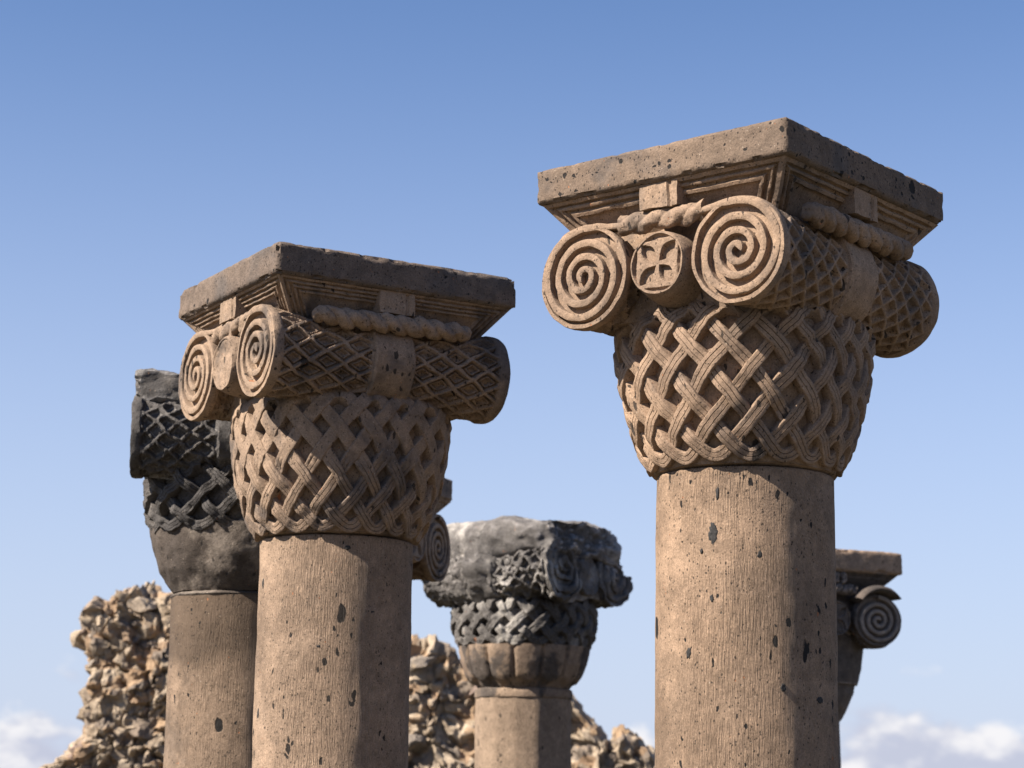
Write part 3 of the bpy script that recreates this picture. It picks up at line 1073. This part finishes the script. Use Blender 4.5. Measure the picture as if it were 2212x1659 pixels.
# dark column behind the right one
root = column_root(2.495, 18.5, -25, 'dark column peeping out from behind the tan column, with slab and volute')
zj, zt = 2.28, 3.735
shaft(0.43, 0.42, -0.1, zj, M['dark3'], root, 51)
bowl(zj + 0.005, 0.40, M['dark3'], root, 51, sc=0.95)
bk = Basket(zj + 0.02, 1.08, None, 51)
core = bk.core(z0=0.30, off=0.01).obj('basket', M['dark3'], root)
cz = zt - 0.60
small_box('core_block', (-0.43, -0.56, zj + 0.70), (0.43, 0.56, zt - 0.3), M['dark3'], root, 51)
for hand in (1, -1):
    bolster(0.73, hand * 0.435, cz, 0.245, M['dark3'], root, 51 + hand, hi=False, hand=hand, style=1, rows=11, cols=5.0)
    volute(-0.73, -1, hand * 0.435, cz, 0.22, M['dark3'], root, 51 + hand, hand=hand, ridge=0.036, turns=3.2, sx=1.10, smat=M['spiral5'])
roundel(-0.73, -1, 0, cz, 0.150, M['dark3'], root, 51, cross=True)
rope((-0.22, -0.68, zt - 0.345), (0.22, -0.68, zt - 0.345), 0.05, 0.10, M['dark3'], root, 51, taper=False, hand=-1)
for hand in (1, -1):
    # arched band that caps each volute
    q = np.linspace(0, 1, 60)
    an = math.pi * (0.80 - 0.56 * q)
    path = np.stack([hand * (0.435 - 0 * q) - 0 + 0.265 * np.cos(an) * hand * 1, np.full(60, -0.70), cz + 0.015 + 0.255 * np.sin(an)], -1)
    tan = np.gradient(path, axis=0)
    tan /= np.linalg.norm(tan, axis=1)[:, None]
    up = np.tile(np.array([0, -1.0, 0]), (60, 1))
    side = np.cross(up, tan)
    a = np.linspace(0, 2 * np.pi, 16, endpoint=False)
    wd = 0.035 * (1 - 0.75 * sstep(0.75, 1, q))
    prof = np.stack([np.cos(a)[None] * wd[:, None], np.sin(a)[None] * 0.10 * np.ones((60, 1))], -1)
    G = sweep(path, side, up, prof)
    mb = MB()
    mb.grid(G, cv=True)
    mb.fan(G[0], G[0].mean(0), flip=True)
    mb.fan(G[-1], G[-1].mean(0))
    mb.obj('arched_band', M['dark3'], root)
ab = abacus(0.70, 0.73, zt, 0.195, M['cap_l'], root, 51, chip=0.05)
chamfer(0.67, 0.70, zt - 0.192, zt - 0.35, 0.15, M['dark3'], ab, 51, [(0.03, 0.045, 0.01)])
for ux in (-0.06, 0.02, 0.10):
    small_box('tab', (ux - 0.03, -0.725, zt - 0.30), (ux + 0.03, -0.58, zt - 0.1965), M['dark3'], ab, 51)

# column whose slab corner and volute show behind the left column's basket
root = column_root(-1.365, 15.5, -70, 'brown column hidden behind the pale column, only a slab corner and volute showing')
zt = 3.985
zj = zt - 1.48
shaft(0.43, 0.42, -0.1, zj, M['shaft_c3'], root, 61)
bk = Basket(zj + 0.005, 1.0, None, 61)
core = bk.core(off=0.01).obj('basket', M['cap_l'], root)
cz = zt - 0.555
small_box('core_block', (-0.43, -0.56, zj + 0.70), (0.43, 0.56, zt - 0.3), M['cap_l'], root, 61)
for hand in (1, -1):
    bolster(0.73, hand * 0.435, cz, 0.25, M['cap_l'], root, 61 + hand, hi=False, hand=hand, style=1, rows=11, cols=5.0)
    volute(-0.73, -1, hand * 0.435, cz, 0.255, M['cap_l'], root, 61 + hand, hand=hand, turns=3.6, ridge=0.036)
roundel(-0.73, -1, 0, cz, 0.155, M['cap_l'], root, 61, cross=True)
ab = abacus(0.70, 0.73, zt, 0.170, M['cap_l'], root, 61)
chamfer(0.69, 0.72, zt - 0.168, zt - 0.36, 0.16, M['cap_l'], ab, 61, [(0.03, 0.045, 0.01)])

# ------------------------------------------------------------------ rubble walls
stone_meshes = []
for k in range(16):
    import bmesh
    bm = bmesh.new()
    bmesh.ops.create_icosphere(bm, subdivisions=3, radius=1.0)
    V = np.array([v.co[:] for v in bm.verts])
    r = np.random.default_rng(100 + k)
    for _ in range(9):                       # flat broken faces
        n = r.normal(size=3)
        n /= np.linalg.norm(n)
        d = V @ n - r.uniform(0.35, 0.7)
        V = V - n * np.clip(d, 0, None)[:, None]
    V = V + vnoise(V, 1.3, 3, 0.55, k + 1) * 0.16 + vnoise(V, 4.5, 3, 0.6, k + 30) * 0.05
    V = V * np.array([r.uniform(0.85, 1.25), r.uniform(0.75, 1.05), r.uniform(0.6, 0.95)])
    for v, c in zip(bm.verts, V):
        v.co = c
    me = bpy.data.meshes.new('stone')
    bm.to_mesh(me)
    bm.free()
    me.materials.append(M['rubble'])
    me.shade_smooth()
    me.set_sharp_from_angle(angle=math.radians(18))
    stone_meshes.append(me)


def worley(P, seed):
    """distance to the nearest and second nearest of jittered points, and a random value of the nearest"""
    base = np.floor(P).astype(int)
    d1 = np.full(len(P), 9.0)
    d2 = np.full(len(P), 9.0)
    cid = np.zeros(len(P))
    rj = np.random.default_rng(seed).uniform(size=(4096, 4))
    for dx in (-1, 0, 1):
        for dy in (-1, 0, 1):
            for dz in (-1, 0, 1):
                c = base + np.array([dx, dy, dz])
                h = (c[:, 0] * 73856093 ^ c[:, 1] * 19349663 ^ c[:, 2] * 83492791) & 4095
                d = np.linalg.norm(c + rj[h, :3] - P, axis=1)
                new = d < d1
                d2 = np.where(new, d1, np.minimum(d2, d))
                cid = np.where(new, rj[h, 3], cid)
                d1 = np.where(new, d, d1)
    return d1, d2, cid


def rubble_wall(label, xs, tops, ydist, thick, zlow, n, seed, smin, smax, left_edge=None):
    """core of mortar with stones set in it; xs, tops: ragged top line"""
    xs, tops = np.array(xs), np.array(tops)
    root = bpy.data.objects.new('rubble_wall', None)
    COL.objects.link(root)
    xm = xs.mean()
    root.location = (xm, ydist, 0)
    root['label'] = label
    root['category'] = 'wall'
    root['kind'] = 'thing'
    root['group'] = 'ruined rubble walls'
    r = np.random.default_rng(seed)
    # core
    V, F = box_grid(0, 1, -thick / 2, thick / 2, 0, 1, 150, 18, 150)
    X = xs[0] + 0.06 + V[:, 0] * (xs[-1] - xs[0] - 0.12)
    top = np.interp(X, xs, tops) - 0.05
    if left_edge is not None:
        X = X + left_edge(V[:, 2] * top) * (1 - V[:, 0]) ** 2
    Vw = np.stack([X - xm, V[:, 1], V[:, 2] * top], -1)
    c = np.array([0, 0, 0.5])
    out = np.stack([(V[:, 0] - 0.5) * 2, V[:, 1] / (thick / 2), (V[:, 2] - 0.5) * 2], -1)
    out = np.sign(out) * np.abs(out) ** 12
    out /= np.linalg.norm(out, axis=1)[:, None] + 1e-9
    f1, f2, cid = worley(Vw * np.array([3.6, 3.6, 4.8]) + vnoise(Vw, 3.0, 3, 0.55, seed) * 0.55, seed)
    bulge = sstep(0.0, 0.22, f2 - f1) * (0.03 + 0.07 * cid) - 0.01 + 0.05 * fbm(Vw, 6.0, 4, 0.6, seed + 5)
    Vw = Vw + out * (bulge + 0.05)[:, None] + vnoise(Vw, 1.6, 4, 0.6, seed) * 0.12 + vnoise(Vw, 10, 3, 0.6, seed + 2) * 0.028
    mb = MB()
    mb.add(Vw, F)
    mb.obj('mortar_core', M['mortar'], root, angle=32)
    # stones: best-candidate sampling over the face, the top and the ends
    pts, sizes, tries = [], [], 0
    while len(pts) < n and tries < n * 60:
        tries += 1
        x = r.uniform(xs[0], xs[-1])
        tp = np.interp(x, xs, tops)
        z = zlow + (tp - zlow) * r.uniform(0, 1) ** 0.9 if tp > zlow else tp
        where = r.uniform()
        s_in = 0.03
        if where < 0.12:
            z = tp - r.uniform(0.02, 0.14)
            y = r.uniform(-thick / 2, thick / 2)
        elif where < 0.24:
            x = xs[0] + (left_edge(np.array([z]))[0] if left_edge is not None else 0) + r.uniform(0.03, 0.14)
            y = r.uniform(-thick / 2, thick / 2 * 0.6)
        else:
            y = -thick / 2 + r.uniform(-0.05, 0.05) + s_in
        if where >= 0.24 and left_edge is not None:
            x = x + left_edge(np.array([z]))[0] * (1 - (x - xs[0]) / (xs[-1] - xs[0])) ** 2 + 0.04
        s = smin + (smax - smin) * r.uniform() ** 3.0
        p = np.array([x - xm, y, z])
        if pts:
            dd = np.linalg.norm((np.array(pts) - p) * np.array([0.8, 0.8, 1.2]), axis=1)
            if (dd < 0.72 * (np.array(sizes) + s)).any():
                continue
        pts.append(p)
        sizes.append(s)
    for p, s in zip(pts, sizes):
        o = bpy.data.objects.new('stone', stone_meshes[r.integers(len(stone_meshes))])
        COL.objects.link(o)
        o.parent = root
        o.location = p
        o.scale = (s * r.uniform(0.85, 1.3), s * r.uniform(0.85, 1.2), s * r.uniform(0.8, 1.15))
        o.rotation_euler = (r.normal(0, 0.35), r.normal(0, 0.35), r.uniform(0, 6.28))
    return root


rubble_wall('tall ragged rubble wall stump with a steep left edge, beside the blackened column',
            [-4.46, -4.30, -4.05, -3.8, -3.5, -3.2, -2.9], [3.30, 3.50, 3.70, 3.66, 3.62, 3.55, 3.3], 22.5, 1.0, 1.35, 170, 5, 0.06, 0.27,
            left_edge=lambda z: 0.10 * np.sin(np.asarray(z) * 3.1) + np.where(np.asarray(z) < 2.1, -(2.1 - np.asarray(z)) * 0.9, 0.0))
rubble_wall('long low rubble wall sloping down to the right behind the worn black column',
            [-2.4, -1.9, -1.13, -0.8, -0.5, 0.0, 0.45, 0.72, 0.95, 1.12, 1.3, 1.5, 1.7, 2.2, 2.9],
            [3.1, 3.3, 3.33, 3.27, 3.02, 2.9, 2.75, 2.62, 2.36, 2.10, 2.30, 2.28, 2.02, 1.5, 0.6], 24.5, 1.1, 1.2, 200, 6, 0.065, 0.34)
